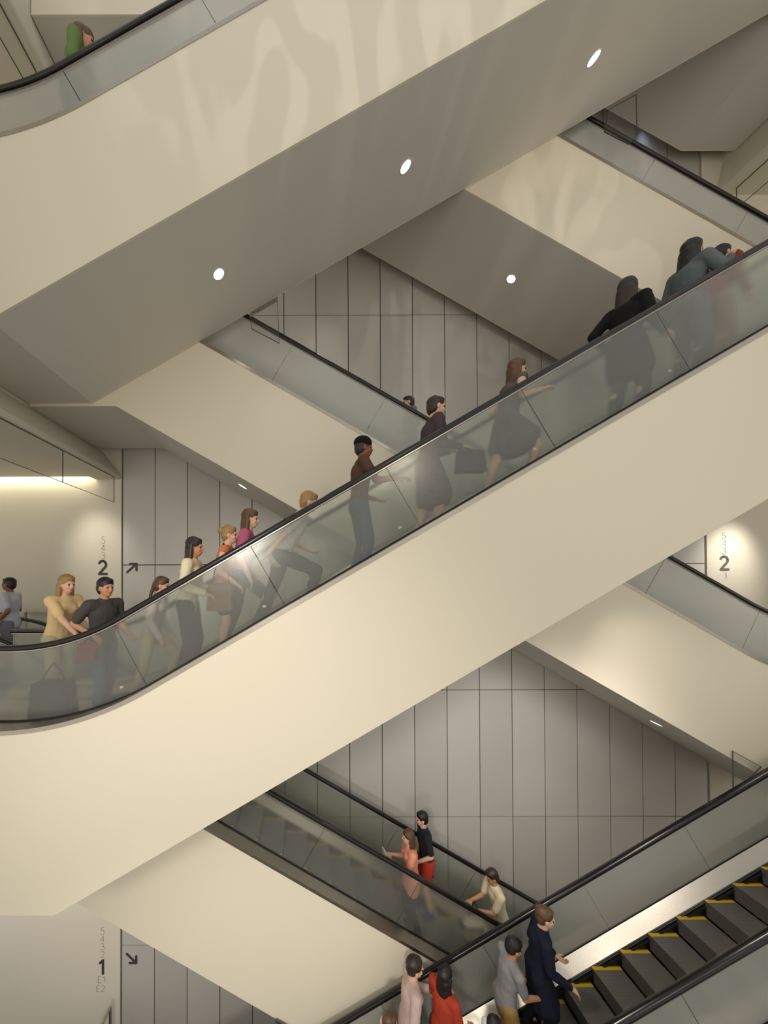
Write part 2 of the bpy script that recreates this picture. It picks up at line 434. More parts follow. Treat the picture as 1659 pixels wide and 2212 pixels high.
# ------------------------------------------------------------------ downlights
def downlight(x, y, z, slope, R, label, big=True, watts=28):
    r = empty('downlight', (x, y, z)); r.rotation_euler = (0, -slope, 0); tag(r, label, 'light', 'round downlights in the escalator soffits')
    bm = bmesh.new(); n = 40
    prof = [(R*.93, .004), (R*.93, -.004), (R*1.0, -.008), (R*1.1, -.005), (R*1.12, .002)]
    rings = [[bm.verts.new((rr*math.cos(2*math.pi*i/n), rr*math.sin(2*math.pi*i/n), h)) for i in range(n)] for rr, h in prof]
    for a, b in zip(rings, rings[1:]):
        for i in range(n): bm.faces.new((a[i], a[(i+1) % n], b[(i+1) % n], b[i]))
    finish(bm, 'trim_ring', M['ring'], r, True)
    bm = bmesh.new(); vs = [bm.verts.new((R*.95*math.cos(2*math.pi*i/n), R*.95*math.sin(2*math.pi*i/n), -.003)) for i in range(n)]
    c = bm.verts.new((0, 0, -.008))
    for i in range(n): bm.faces.new((vs[i], c, vs[(i+1) % n]))
    finish(bm, 'lens', M['lamp'] if big else M['lamp_dim'], r, True)
    if watts:
        ld = bpy.data.lights.new('downlight_beam', 'SPOT'); ld.energy = watts; ld.spot_size = math.radians(84); ld.spot_blend = 1.0
        ld.shadow_soft_size = R; ld.color = (1, .92, .78)
        lo = bpy.data.objects.new('downlight_beam', ld); COL.objects.link(lo); lo.parent = r; lo.location = (0, 0, -.03)
th = math.radians(30)
def on_soffit(P, dr, x, y):
    return (x, y, P.low(dr*x))
for x, lb, in ((-1.116, 'lower left downlight of the three in the topmost soffit'), (1.30, 'middle downlight of the three in the topmost soffit'), (3.75, 'upper right downlight of the three in the topmost soffit')):
    downlight(*on_soffit(PE1, 1, x, 4.44), th, .075, lb, True, 28)
downlight(*on_soffit(PD0, -1, 3.66, 6.12), -th, .075, 'starry round downlight alone in the dark brown soffit above the metal wall', True, 30)
for x, w_, lb in ((1.23, 110, 'downlight in the dark brown soffit behind the topmost escalator'), (-1.2, 300, 'downlight in the dark brown soffit nearest the left landing')): downlight(*on_soffit(PD0, -1, x, 6.12), -th, .075, lb, True, w_)
for x, lb in ((-1.10, 'slim looking downlight in the narrow soffit strip above the left metal panels'), (3.62, 'tiny glint of a downlight where the middle escalators cross'), (6.07, 'slim looking downlight in the narrow soffit strip above the large lower metal wall'), (1.3, 'downlight in the soffit behind the riders')):
    downlight(*on_soffit(PD1, -1, x, 6.05), -th, .085, lb, False, 50)
downlight(*on_soffit(PE2, 1, 1.5, 4.44), th, .075, 'downlight under the middle escalator', False, 190)
downlight(*on_soffit(PE2, 1, 4.0, 4.44), th, .075, 'downlight under the upper run of the middle escalator', False, 190)
downlight(*on_soffit(PE2, 1, 6.4, 4.44), th, .075, 'added unseen downlight under the top end of the middle escalator', False, 190)  # added out of sight to brighten the glass of the escalators below

# ------------------------------------------------------------------ deflectors
def px(X, Y, Z): return ((X-661)*Z/750, 1.70+(1245-Y)*Z/750)
def deflector(pts, y, bracket, label):
    c = pts[0]; r = empty('anti_collision_guard', (c[0], y, c[1])); tag(r, label, 'guard')
    loc = [(a-c[0], b-c[1]) for a, b in pts]
    bm = bmesh.new(); prism_xz(bm, loc, -.004, .004); finish(bm, 'acrylic_plate', M['clear'], r)
    bm = bmesh.new(); n = len(loc)
    for i in range(n):
        p, q = Vector(loc[i]), Vector(loc[(i+1) % n]); d = (q-p).normalized(); nn = Vector((-d.y, d.x))*.0035
        prism_xz(bm, [(p+nn)[:], (q+nn)[:], (q-nn)[:], (p-nn)[:]], -.006, .006)
    finish(bm, 'polished_edge', M['glass_edge'], r)
    if bracket:
        a, b, w = bracket
        p, q = Vector(loc[a]), Vector(loc[b]); 
        bm = bmesh.new(); prism_xz(bm, [p[:], q[:], (q.x, q.y-w), (p.x, p.y-w)], -.012, .012)
        br = finish(bm, 'mounting_bracket', M['steel'], r)
        for t in (.12, .31, .5, .69, .88):
            bm = bmesh.new(); c2 = p.lerp(q, t)-Vector((0, w*.5))
            prism_xz(bm, [(c2.x+.005*math.cos(k*math.pi/4), c2.y+.005*math.sin(k*math.pi/4)) for k in range(8)], -.017, -.0121)
            finish(bm, 'screw_head', M['gap'], br)
Z = 5.295
deflector([px(540, 671, Z), px(600, 636, Z), px(604, 737, Z), px(544, 705, Z)], Z+.012, (0, 1, .055), 'clear guard plate above the black handrail below the lower left downlight')
deflector([px(1330, 222, Z), px(1388, 190, Z), px(1389, 275, Z), px(1371, 300, Z), px(1317, 272, Z)], Z+.012, None, 'clear guard plate over the handrail at the upper right corner')
Z = 5.27
deflector([px(1577, 1623, Z), px(1638, 1657, Z), px(1600, 1692, Z), px(1577, 1702, Z)], Z, None, 'clear guard plate by the handrail near the right edge of the white wall')
deflector([px(594, 2190, Z), px(642, 2216, Z), px(642, 2270, Z), px(594, 2270, Z)], Z, (0, 1, .03), 'clear guard plate hanging from the lowest cladding above the bottom left handrail')

# ------------------------------------------------------------------ guard rails
def glass_guard(pts, z0, z1, label, posts=True):
    r = empty('glass_guard_rail', (pts[0][0], pts[0][1], z0)); tag(r, label, 'railing')
    o = Vector(pts[0])
    for a, b in zip(pts, pts[1:]):
        a, b = Vector(a)-o, Vector(b)-o; d = (b-a).normalized(); n = Vector((-d.y, d.x))
        def slab(bm, w, za, zb, e=0):
            q = [a+d*e+n*w, b-d*e+n*w, b-d*e-n*w, a+d*e-n*w]
            lo = [bm.verts.new((v.x, v.y, za)) for v in q]; hi = [bm.verts.new((v.x, v.y, zb)) for v in q]
            bm.faces.new(lo[::-1]); bm.faces.new(hi)
            for i in range(4): bm.faces.new((lo[i], lo[(i+1) % 4], hi[(i+1) % 4], hi[i]))
        bm = bmesh.new(); slab(bm, .006, .02, z1-z0-.03, .02); finish(bm, 'glass_pane', M['clear'], r)
        bm = bmesh.new(); slab(bm, .02, z1-z0-.03, z1-z0); finish(bm, 'top_rail', M['steel'], r)
    for p in pts:
        p = Vector(p)-o; bm = bmesh.new(); box(bm, p.x-.02, p.x+.02, p.y-.02, p.y+.02, 0, z1-z0-.03); finish(bm, 'post', M['steel'], r)
glass_guard([(-5.75, 7.12), (-4.28, 7.12), (-3.92, 7.20)], 0.0, 1.02, 'glass guard rail with thin metal top behind the people on the left landing')
glass_guard([(-3.92, 7.0), (-3.92, 6.2), (-3.92, 5.3)], -8.1, -6.85, 'glass guard rail at the bottom left below the number one')

# ------------------------------------------------------------------ signs
def arc(cx, cz, rx, rz, a0, a1, n=14):
    return [(cx+rx*math.cos(math.radians(a0+(a1-a0)*i/n)), cz+rz*math.sin(math.radians(a0+(a1-a0)*i/n))) for i in range(n+1)]
GLYPH = {
 '1': [[(.12, .80), (.34, 1.0), (.34, 0)]],
 '2': [arc(.29, .70, .27, .30, 155, -22, 16)+[(.04, .0), (.60, .0)]],
 '3': [arc(.27, .76, .22, .24, 150, -90, 14), arc(.27, .26, .27, .26, 90, -150, 14)],
 '4': [[(.48, 0), (.48, 1.0), (.02, .27), (.62, .27)]],
 '5': [[(.52, 1.0), (.12, 1.0), (.09, .60)]+arc(.27, .32, .27, .32, 118, -150, 16)],
 'E': [[(.50, 1.0), (.08, 1.0), (.08, 0), (.50, 0)], [(.08, .52), (.44, .52)]]}
def text_part(ch, x, z, h, m, parent, bold):
    t = h*(.155 if bold else .045)/2; bm = bmesh.new(); ox = 0; total = .62*len(ch)
    for c in ch:
        for st in GLYPH[c]:
            pts = [Vector(((p[0]+ox-total/2)*(h-2*t)*1.02, t+p[1]*(h-2*t))) for p in st]
            for k, (a, b) in enumerate(zip(pts, pts[1:])):
                ang = math.atan2((b-a).y, (b-a).x); q = []
                for i in range(7): w = ang+math.pi/2+math.pi*i/6; q.append((a.x+t*math.cos(w), a.y+t*math.sin(w)))
                for i in range(7): w = ang-math.pi/2+math.pi*i/6; q.append((b.x+t*math.cos(w), b.y+t*math.sin(w)))
                prism_xz(bm, q, -.004-.0001*(k % 3), 0)
        ox += .72
    ob = finish(bm, 'numeral', m, parent); ob.location = (x, 0, z); return ob

def wall_px(X, Y, Z=YB-.022): return px(X, Y, Z)
def sign(items, label, ink):
    x0, z0 = wall_px(items[0][1], items[0][3])
    r = empty('level_sign', (x0, YB-.022, z0)); tag(r, label, 'sign', 'level signs on the white walls')
    for ch, X, ya, yb, bold in items:
        x, zt = wall_px(X, ya); _, zb = wall_px(X, yb)
        text_part(ch, x-x0, zb-z0, zt-zb, ink if bold else M['ink_faint'], r, bold)
sign([('2', 222, 1208, 1241, 1), ('5', 223, 1158, 1173, 0), ('4', 222, 1175, 1189, 0), ('3', 223, 1191, 1206, 0), ('1', 225, 1243, 1256, 0)], 'bold dark 2 on the white wall of the left landing above the queueing people', M['ink'])
sign([('2', 1565, 1202, 1235, 1), ('5', 1565, 1153, 1167, 0), ('4', 1565, 1169, 1183, 0), ('3', 1565, 1185, 1200, 0), ('1', 1568, 1239, 1252, 0)], 'grey 2 on the brightly lit white wall at the right edge', M['ink_grey'])
sign([('1', 224, 2062, 2095, 1), ('5', 224, 1995, 2010, 0), ('4', 223, 2012, 2026, 0), ('3', 224, 2028, 2043, 0), ('2', 224, 2045, 2059, 0), ('E1', 222, 2098, 2112, 0), ('E2', 219, 2117, 2131, 0)], 'bold dark 1 in a column of faint numbers at the bottom left', M['ink'])

def arrow(X0, Y0, X1, Y1, up, label):
    x0, z0 = px(X0, Y0, YB); x1, z1 = px(X1, Y1, YB)
    r = empty('direction_arrow', (x0, YB, z0))
    bm = bmesh.new(); t = .024
    def stroke(a, b, k):
        a, b = Vector(a), Vector(b); d = (b-a).normalized(); ang = math.atan2(d.y, d.x); pts = []
        for i in range(9): q = ang+math.pi/2+math.pi*i/8; pts.append((a.x+t*math.cos(q), a.y+t*math.sin(q)))
        for i in range(9): q = ang-math.pi/2+math.pi*i/8; pts.append((b.x+t*math.cos(q), b.y+t*math.sin(q)))
        prism_xz(bm, pts, -.004-.0006*k, -.0)
    tip = (x1-x0, z1-z0); L = .135
    stroke((0, 0), tip, 0); stroke(tip, (tip[0]-L, tip[1]), 1); stroke(tip, (tip[0], tip[1]-(L if up else -L)), 2)
    bpy.data.objects.remove(r)
    o = finish(bm, 'direction_arrow', M['ink']); o.location = (x0, YB, z0)
    tag(o, label, 'arrow sign')
arrow(275, 1235, 295, 1217, True, 'dark arrow pointing up to the right on the metal wall')
arrow(276, 2051, 296, 2070, False, 'dark arrow pointing down to the right on the metal wall')

# ------------------------------------------------------------------ people
SKIN = {k: mat('skin_'+k, srgb(*c), 0.5, 0, 0.4) for k, c in dict(light=(222, 178, 150), tan=(196, 142, 108), brown=(140, 92, 66), pale=(232, 196, 172)).items()}
HAIR = {k: mat('hair_'+k, srgb(*c), 0.45, 0, 0.5, bump=(60, .3)) for k, c in dict(black=(26, 22, 22), dark=(48, 36, 30), brown=(92, 64, 44), fair=(158, 122, 78)).items()}
CLOTH = {}
def cloth(name, rgb, rough=.85):
    if name not in CLOTH: CLOTH[name] = mat('fabric_'+name, srgb(*rgb), rough, 0, .2, bump=(90, .15))
    return CLOTH[name]
M['eye'] = mat('eye_dark', srgb(30, 22, 20), .2); M['lip'] = mat('lip', srgb(170, 96, 88), .5)

def add_ball(bm, c, r, R=None, seg=10, ring=7):
    c = Vector(c); vs = []; r = Vector(r) if not isinstance(r, (int, float)) else Vector((r, r, r))
    def P(a, b):
        v = Vector((r.x*math.sin(a)*math.cos(b), r.y*math.sin(a)*math.sin(b), r.z*math.cos(a)))
        return bm.verts.new(c+(R @ v if R else v))
    top, bot = P(0, 0), P(math.pi, 0)
    rows = [[P(math.pi*i/ring, 2*math.pi*j/seg) for j in range(seg)] for i in range(1, ring)]
    for j in range(seg):
        k = (j+1) % seg
        bm.faces.new((top, rows[0][j], rows[0][k])); bm.faces.new((bot, rows[-1][k], rows[-1][j]))
        for a, b in zip(rows, rows[1:]): bm.faces.new((a[j], b[j], b[k], a[k]))

def add_limb(bm, a, b, ra, rb, ya=1.0, yb=None, side=None, seg=14):
    """tapered limb with rounded ends; ya/yb stretch the section along the side vector"""
    a, b = Vector(a), Vector(b); d = b-a
    if d.length < 1e-6: return
    d.normalize(); yb = ya if yb is None else yb
    s = Vector(side) if side is not None else Vector((0, 1, 0)); s = (s-d*s.dot(d))
    if s.length < .05: s = Vector((1, 0, 0))-d*d.x
    s.normalize(); t = d.cross(s)
    L = (b-a).length; rings = []
    for q in (-.92, -.7, -.38, 0): k = math.sqrt(1-q*q); rings.append((a+d*ra*q, ra*k, ya))
    for i in range(1, 5): f = i/5; rings.append((a+d*L*f, ra+(rb-ra)*f, ya+(yb-ya)*f))
    for q in (0, .38, .7, .92): k = math.sqrt(1-q*q); rings.append((b+d*rb*q, rb*k, yb))
    vs = [[bm.verts.new(c+s*r*y*math.cos(2*math.pi*j/seg)+t*r*math.sin(2*math.pi*j/seg)) for j in range(seg)] for c, r, y in rings]
    for p, q in zip(vs, vs[1:]):
        for j in range(seg): k = (j+1) % seg; bm.faces.new((p[j], p[k], q[k], q[j]))
    bm.faces.new(vs[0][::-1]); bm.faces.new(vs[-1])

def fuse(bm, name, m, parent, voxel, smooth=3, wrinkle=0.0):
    bmesh.ops.recalc_face_normals(bm, faces=bm.faces[:])
    me = bpy.data.meshes.new('tmp'); bm.to_mesh(me); bm.free()
    o = bpy.data.objects.new('tmp', me); COL.objects.link(o)
    r = o.modifiers.new('r', 'REMESH'); r.mode = 'VOXEL'; r.voxel_size = voxel; r.use_smooth_shade = True
    s = o.modifiers.new('s', 'SMOOTH'); s.factor = .5; s.iterations = smooth
    dg = bpy.context.evaluated_depsgraph_get()
    out = bpy.data.meshes.new_from_object(o.evaluated_get(dg)); COL.objects.unlink(o); bpy.data.objects.remove(o); bpy.data.meshes.remove(me)
    if wrinkle:
        ns = [v.normal.copy() for v in out.vertices]
        for v, n in zip(out.vertices, ns):
            w = noise.noise(Vector((v.co.x*9, v.co.y*9, v.co.z*6)))+.5*noise.noise(v.co*26)
            v.co += n*w*wrinkle
    out.name = name; out.materials.clear(); out.materials.append(m)
    for p in out.polygons: p.use_smooth = True
    ob = bpy.data.objects.new(name, out); COL.objects.link(ob); ob.parent = parent
    return ob

def ik(a, t, l1, l2, pole):
    a, t, pole = Vector(a), Vector(t), Vector(pole); d = t-a; L = min(d.length, (l1+l2)*.995); d.normalize(); t = a+d*L
    x = (l1*l1-l2*l2+L*L)/(2*L); h = math.sqrt(max(0, l1*l1-x*x)); p = pole-d*pole.dot(d); p.normalize()
    return a+d*x+p*h, t

def person(label, x, y, z, yaw, H=1.68, skin='light', hair='dark', hairlen='short', lean=4, feet=((0, 0), (0, 0)), hands=(None, None),
           top=('shirt', 'white', (200, 200, 200)), sleeve='short', hem=0.0, flare=0.0, bottom=('trousers', 'dark', (50, 48, 50)), legs='long',
           shoe=(40, 36, 34), head=(0, 0), female=False, hat=None, drop=0.0, curl=35, extra=None):
    root = empty('person', (x, y, z), yaw); tag(root, label, 'person'); s = H/1.70; root.scale = (s, s, s)
    a = math.radians(lean); U = Vector((math.sin(a), 0, math.cos(a))); Fw = Vector((math.cos(a), 0, -math.sin(a))); Y = Vector((0, 1, 0))
    ctr = (feet[0][0]+feet[1][0])/2
    lo = min(feet[0][1], feet[1][1])
    pel = Vector((ctr+.02, 0, .93+max(0, (feet[0][1]+feet[1][1])/2*.85)-drop-.04*abs(feet[0][0]-feet[1][0])))
    sw = .165 if female else .185; hw = .095
    chest = pel+U*.36; neck = pel+U*.515; N2 = Vector((math.sin(a*.6), 0, math.cos(a*.6)))
    hc = neck+N2*.135+Vector((.02, 0, 0))
    RH = Matrix.Rotation(math.radians(head[0]), 3, 'Z') @ Matrix.Rotation(math.radians(head[1])+a*.5, 3, 'Y')
    sh = [pel+U*.455+Y*sw*sd for sd in (1, -1)]; hp = [pel+Y*hw*sd-Vector((0, 0, .03)) for sd in (1, -1)]
    kn, an = [], []
    for i in (0, 1):
        k, t = ik(hp[i], (feet[i][0], (.11, -.11)[i], feet[i][1]+.085), .43, .40, (1, 0, .15)); kn.append(k); an.append(t)
    el, wr = [], []
    for i, sd in enumerate((1, -1)):
        t = hands[i]
        t = sh[i]+Vector((.06, sd*.06, -.50)) if t is None else Vector((t[0], t[1] if len(t) > 2 else sd*.2, t[-1]))
        k, t = ik(sh[i], t, .28, .255, (-.6, sd*.28, -.7)); el.append(k); wr.append(t)
    # ---- body, one continuous skin
    bm = bmesh.new()
    B = lambda c, r: add_ball(bm, hc+RH @ Vector(c), r, RH, 14, 10)
    B((-.012, 0, .03), (.096, .077, .092)); B((.012, 0, -.02), (.078, .066, .085)); B((.040, 0, -.070), (.040, .044, .035))
    B((.060, 0, -.050), (.032, .034, .028)); B((.092, 0, -.018), (.018, .012, .020)); B((.084, 0, .004), (.014, .008, .026)); B((.076, 0, .026), (.016, .050, .010))
    for sd in (1, -1): B((.0, sd*.077, -.01), (.018, .010, .030)); B((.062, sd*.035, -.025), (.022, .018, .02))
    add_limb(bm, neck-N2*.05, hc-N2*.04-Vector((.012, 0, 0)), .056, .052)
    add_limb(bm, pel-U*.02, pel+U*.16, .100, .085, 1.62, 1.45); add_limb(bm, pel+U*.14, chest, .085, .105, 1.45, 1.45)
    add_limb(bm, chest, pel+U*.43, .104, .080, 1.45, 1.75); add_limb(bm, pel+U*.42, neck, .075, .055, 1.6, 1.0)
    for i, sd in enumerate((1, -1)):
        add_limb(bm, pel+U*.44+Y*sd*.08, sh[i], .060, .054)
        add_limb(bm, sh[i], el[i], .052, .039); add_limb(bm, el[i], wr[i], .040, .026)
        d = (wr[i]-el[i]).normalized(); side = Y-d*Y.dot(d)
        if side.length < .2: side = Fw-d*Fw.dot(d)
        side.normalize(); nrm = d.cross(side)
        if i == 1: nrm = -nrm
        add_limb(bm, wr[i]+d*.01, wr[i]+d*.075, .017, .019, 1.7, 2.1, side)
        c1 = math.radians(curl)
        for f in range(4):
            off = (f-1.5)*.0205; ln = (.072, .082, .076, .060)[f]
            p0 = wr[i]+d*.078+side*off; d1 = d*math.cos(c1*.6)+nrm*math.sin(c1*.6)+side*(f-1.5)*.04
            p1 = p0+d1*ln*.52; d2 = d*math.cos(c1*1.6)+nrm*math.sin(c1*1.6); p2 = p1+d2*ln*.48
            add_limb(bm, p0, p1, .0095, .0085, 1, seg=8); add_limb(bm, p1, p2, .0085, .0072, 1, seg=8)
        tp = wr[i]+d*.025+side*.028; td = (d*.7+side*.65+nrm*.25).normalized()
        add_limb(bm, tp, tp+td*.042, .0125, .0105, seg=8); add_limb(bm, tp+td*.042, tp+td*.042+(d*.95+side*.1+nrm*.3).normalized()*.030, .0105, .0085, seg=8)
        add_limb(bm, hp[i]+Vector((0, 0, .02)), kn[i], .088, .056); add_limb(bm, kn[i], an[i], .056, .036)
        cal = kn[i].lerp(an[i], .3); sb = (an[i]-kn[i]).normalized().cross(Y); add_ball(bm, cal-Vector((abs(sb.x), 0, 0))*.018, (.050, .046, .10))
        add_limb(bm, an[i]+Vector((-.02, 0, -.035)), an[i]+Vector((.13, (.01, -.01)[i], -.058)), .036, .024, 1.05, 1.5)
    fuse(bm, 'body', SKIN[skin], root, .0072, 2)
    # ---- top
    g = .016; bm = bmesh.new(); kind, cn, rgb = top
    add_limb(bm, pel+U*.02, pel+U*.16, .112+flare*.2, .100, 1.58, 1.5); add_limb(bm, pel+U*.14, chest, .100, .122, 1.5, 1.42)
    add_limb(bm, chest, pel+U*.44, .121, .088, 1.42, 1.75); add_limb(bm, pel+U*.43, pel+U*.475, .082, .070, 1.55, 1.15)
    if female: 
        for sd in (1, -1): add_ball(bm, chest+Fw*.075+Y*sd*.065, (.055, .06, .06))
    for i, sd in enumerate((1, -1)):
        add_limb(bm, pel+U*.44+Y*sd*.08, sh[i], .074, .068)
        if sleeve != 'none': add_limb(bm, sh[i], el[i] if sleeve == 'long' else sh[i].lerp(el[i], .75), .068, .058)
        if sleeve == 'long': add_limb(bm, el[i], el[i].lerp(wr[i], .93), .057, .043)
    if hem > 0:   # skirt of a coat or dress, following the thighs
        bot = pel-Vector((0, 0, hem)); kx = [h.lerp(k, min(1, hem/.42)) for h, k in zip(hp, kn)]
        mid = (kx[0]+kx[1])/2; spread = abs(kx[0].x-kx[1].x)/2
        add_limb(bm, pel+U*.02, Vector((mid.x, 0, bot.z+.06)), .120, .115+flare+spread*.6, 1.5, 1.45)
        for i in (0, 1): add_limb(bm, hp[i], kx[i]+Vector((0, 0, .04)), .108, .10+flare*.4)
    else:
        add_limb(bm, pel-U*.06, pel+U*.03, .118, .114, 1.5, 1.55)
    fuse(bm, kind, cloth(cn, rgb), root, .0125, 3, .007)
    # ---- bottom
    if bottom:
        bm = bmesh.new(); kind, cn, rgb = bottom
        add_limb(bm, pel-Vector((0, 0, .05)), pel+U*.07, .112, .103, 1.5, 1.48)
        f = dict(long=1, short=.0, wide=1)[legs]
        for i in (0, 1):
            if legs == 'short': add_limb(bm, hp[i], hp[i].lerp(kn[i], .62), .103, .096)
            else:
                w = .02 if legs == 'wide' else 0
                add_limb(bm, hp[i], kn[i], .103, .070+w); add_limb(bm, kn[i], kn[i].lerp(an[i], .96), .070+w, .054+w*1.6)
        fuse(bm, kind, cloth(cn, rgb), root, .0125, 3, .006)
    for i in (0, 1):
        bm = bmesh.new()
        add_limb(bm, an[i]+Vector((-.028, 0, -.042)), an[i]+Vector((.145, (.012, -.012)[i], -.060)), .043, .027, 1.05, 1.55)
        add_limb(bm, an[i]+Vector((-.005, 0, .0)), an[i]+Vector((.0, 0, -.04)), .044, .044)
        fuse(bm, 'shoe', cloth('shoe_%d_%d_%d' % shoe, shoe, .5), root, .010, 2)
    # ---- hair
    bm = bmesh.new(); Hb = lambda c, r: add_ball(bm, hc+RH @ Vector(c), r, RH, 14, 10)
    Hb((-.018, 0, .045), (.101, .087, .090)); Hb((-.045, 0, .0), (.070, .082, .095))
    Hb((.03, 0, .085), (.055, .065, .035))
    if hairlen in ('long', 'mid'):
        LL = .30 if hairlen == 'long' else .16
        w = lambda c: hc+RH @ Vector(c)
        dn = Vector((-.25*math.sin(a)-.06, 0, -1)).normalized()
        add_limb(bm, w((-.055, 0, -.02)), w((-.065, 0, -.05))+dn*LL, .060, .038, 1.5, 2.2)
        for sd in (1, -1): add_limb(bm, w((-.02, sd*.070, .03)), w((-.02, sd*.085, -.06))+dn*LL*.8, .032, .026, 1.0)
    if hairlen == 'bun': Hb((-.115, 0, .055), (.045, .05, .045))
    if hairlen == 'tail': add_limb(bm, hc+RH @ Vector((-.10, 0, .03)), hc+RH @ Vector((-.15, 0, -.16)), .035, .018, 1.1)
    fuse(bm, 'hair', HAIR[hair], root, .009, 3, .006)
    if hat:
        bm = bmesh.new(); Hh = lambda c, r: add_ball(bm, hc+RH @ Vector(c), r, RH, 14, 10)
        Hh((-.015, 0, .065), (.110, .095, .085)); fuse(bm, 'knit_hat', cloth(*hat), root, .010, 3, .002)
    for sd in (1, -1):
        bm = bmesh.new(); add_ball(bm, hc+RH @ Vector((.0765, sd*.031, .004)), (.010, .014, .008), RH); finish(bm, 'eye', M['eye'], root, True)
    bm = bmesh.new(); add_ball(bm, hc+RH @ Vector((.088, 0, -.052)), (.007, .022, .007), RH); finish(bm, 'mouth', M['lip'], root, True)
    root['_wr'] = 0; del root['_wr']
    W = Matrix.Translation((x, y, z)) @ Matrix.Rotation(yaw, 4, 'Z') @ Matrix.Scale(s, 4)
    return dict(wrist=[W @ v for v in wr], shoulder=[W @ v for v in sh], pel=W @ pel, chest=W @ chest, yaw=yaw, back=W.to_3x3() @ -Fw, s=s)

def bag(name, label, at, size, rgb, yaw, strap_to=None, kind='tote'):
    """at = top centre of the bag body"""
    r = empty(name, at, yaw); tag(r, label, 'bag'); w, d, h = size
    bm = bmesh.new()
    add_limb(bm, (-w*.32, 0, -h*.28), (w*.32, 0, -h*.28), h*.24, h*.24, 1, None, (0, 0, 1))
    vs = [bm.verts.new((sx*w/2*(1 if k else .86), sy*d/2*(1 if k else .8), -h if k else 0)) for k in (0, 1) for sx, sy in ((-1, -1), (1, -1), (1, 1), (-1, 1))]
    for f in ((3, 2, 1, 0), (4, 5, 6, 7), (0, 1, 5, 4), (1, 2, 6, 5), (2, 3, 7, 6), (3, 0, 4, 7)): bm.faces.new([vs[i] for i in f])
    body = fuse(bm, 'bag_body', cloth('bag_'+name+str(rgb[0]), rgb, .6), r, .012, 3, .004)
    bm = bmesh.new()
    top = Vector((0, 0, .22)) if strap_to is None else Matrix.Rotation(-yaw, 3, 'Z') @ (Vector(strap_to)-Vector(at))
    for sd in (-1, 1):
        p = [Vector((sd*w*.33, 0, -.02)).lerp(top, t)+Vector((sd*.015*math.sin(math.pi*t), 0, 0)) for t in (0, .25, .5, .75, 1)]
        for a, b in zip(p, p[1:]): add_limb(bm, a, b, .009, .009, 1, seg=8)
    finish(bm, 'strap', cloth('strap_dark', (50, 42, 38), .6), r, True)
    return r

def phone(label, at, yaw, pitch=50):
    r = empty('phone', at, yaw); r.rotation_euler = (math.radians(55), math.radians(-pitch*.5), yaw); tag(r, label, 'phone')
    bm = bmesh.new(); box(bm, -.075, .075, -.037, .037, -.004, .004); bmesh.ops.bevel(bm, geom=bm.edges[:], offset=.003, segments=2, affect='EDGES')
    finish(bm, 'case', M['gap'], r)
    bm = bmesh.new(); box(bm, -.070, .070, -.033, .033, .0041, .0050); finish(bm, 'screen', mat('phone_screen', srgb(60, 66, 80), .15), r)

def X(px_, Z): return (px_-661)*Z/750
PI = math.pi
def on(P, dr, x, up=0): return tread(P, dr*x+up*.4)

# riders of the middle escalator (facing uphill, +x)
def rider(P, dr, pxx, Z, label, **k):
    x = X(pxx, Z); u = dr*x
    if P.zl+.1 < P.nose+TAN*u < P.zh: u = (math.floor(u/.4+1e-6))*.4+.17; x = dr*u
    z = tread(P, u); yaw = (0 if dr > 0 else PI)+math.radians(k.pop('turn', 0))
    return person(label, x, Z, z, yaw, **k)
STEP = ((0, 0), (.40, .231)); STEPR = ((.40, .231), (0, 0))
a = rider(PE2, 1, 1505, 4.15, 'person with long dark hair and grey top on the middle escalator near the right edge', H=1.80, hair='black', hairlen='long', skin='tan', female=True,
          top=('shirt', 'slate', (96, 104, 104)), sleeve='long', hem=.12, bottom=('trousers', 'greyjean', (84, 92, 92)), hands=(None, (.28, 1.33)), lean=5)
b = rider(PE2, 1, 1580, 4.55, 'dark haired person in red jacket at the right edge of the middle escalator', H=1.66, hair='black', skin='light',
          top=('jacket', 'brownred', (134, 60, 44)), sleeve='long', bottom=('trousers', 'camel', (150, 120, 88)), hands=((.35, 1.05), None), lean=10)
c = rider(PE2, 1, 1372, 4.12, 'person in a long black coat with long brown hair, high on the middle escalator', H=1.80, hair='dark', hairlen='long', skin='light', female=True,
          top=('coat', 'black', (28, 26, 27)), sleeve='long', hem=.30, flare=.03, bottom=('trousers', 'charcoal', (52, 52, 54)), lean=3, feet=((0, 0), (.10, 0)), hands=((.10, .98), (.34, 1.02)), turn=15)
d = rider(PE2, 1, 1072, 4.12, 'person in short grey dress with bare legs reaching along the handrail', H=1.66, hair='brown', hairlen='mid', skin='light', female=True, lean=12,
          top=('dress', 'taupe', (98, 88, 84)), sleeve='none', hem=.30, flare=.02, bottom=None, feet=((0, 0), (.40, .231)), hands=((.42, .18, 1.26), (.50, -.24, 1.28)), shoe=(70, 56, 50))
e = rider(PE2, 1, 945, 4.20, 'person in a plum coat with dark hair carrying a black bag', H=1.80, hair='dark', skin='light', lean=9, female=True,
          top=('coat', 'plum', (78, 66, 72)), sleeve='long', hem=.42, flare=.05, bottom=('trousers', 'rust', (122, 92, 84)), legs='short', feet=((0, 0), (.15, 0)), hands=((.40, .12, 1.10), (.44, -.10, 1.08)))
bag('handbag', 'black shoulder bag held out by the person in the plum coat', (e['wrist'][1].x+.10, e['wrist'][1].y-.02, e['wrist'][1].z-.06), (.34, .13, .26), (44, 46, 46), 0, strap_to=tuple(e['wrist'][1]))
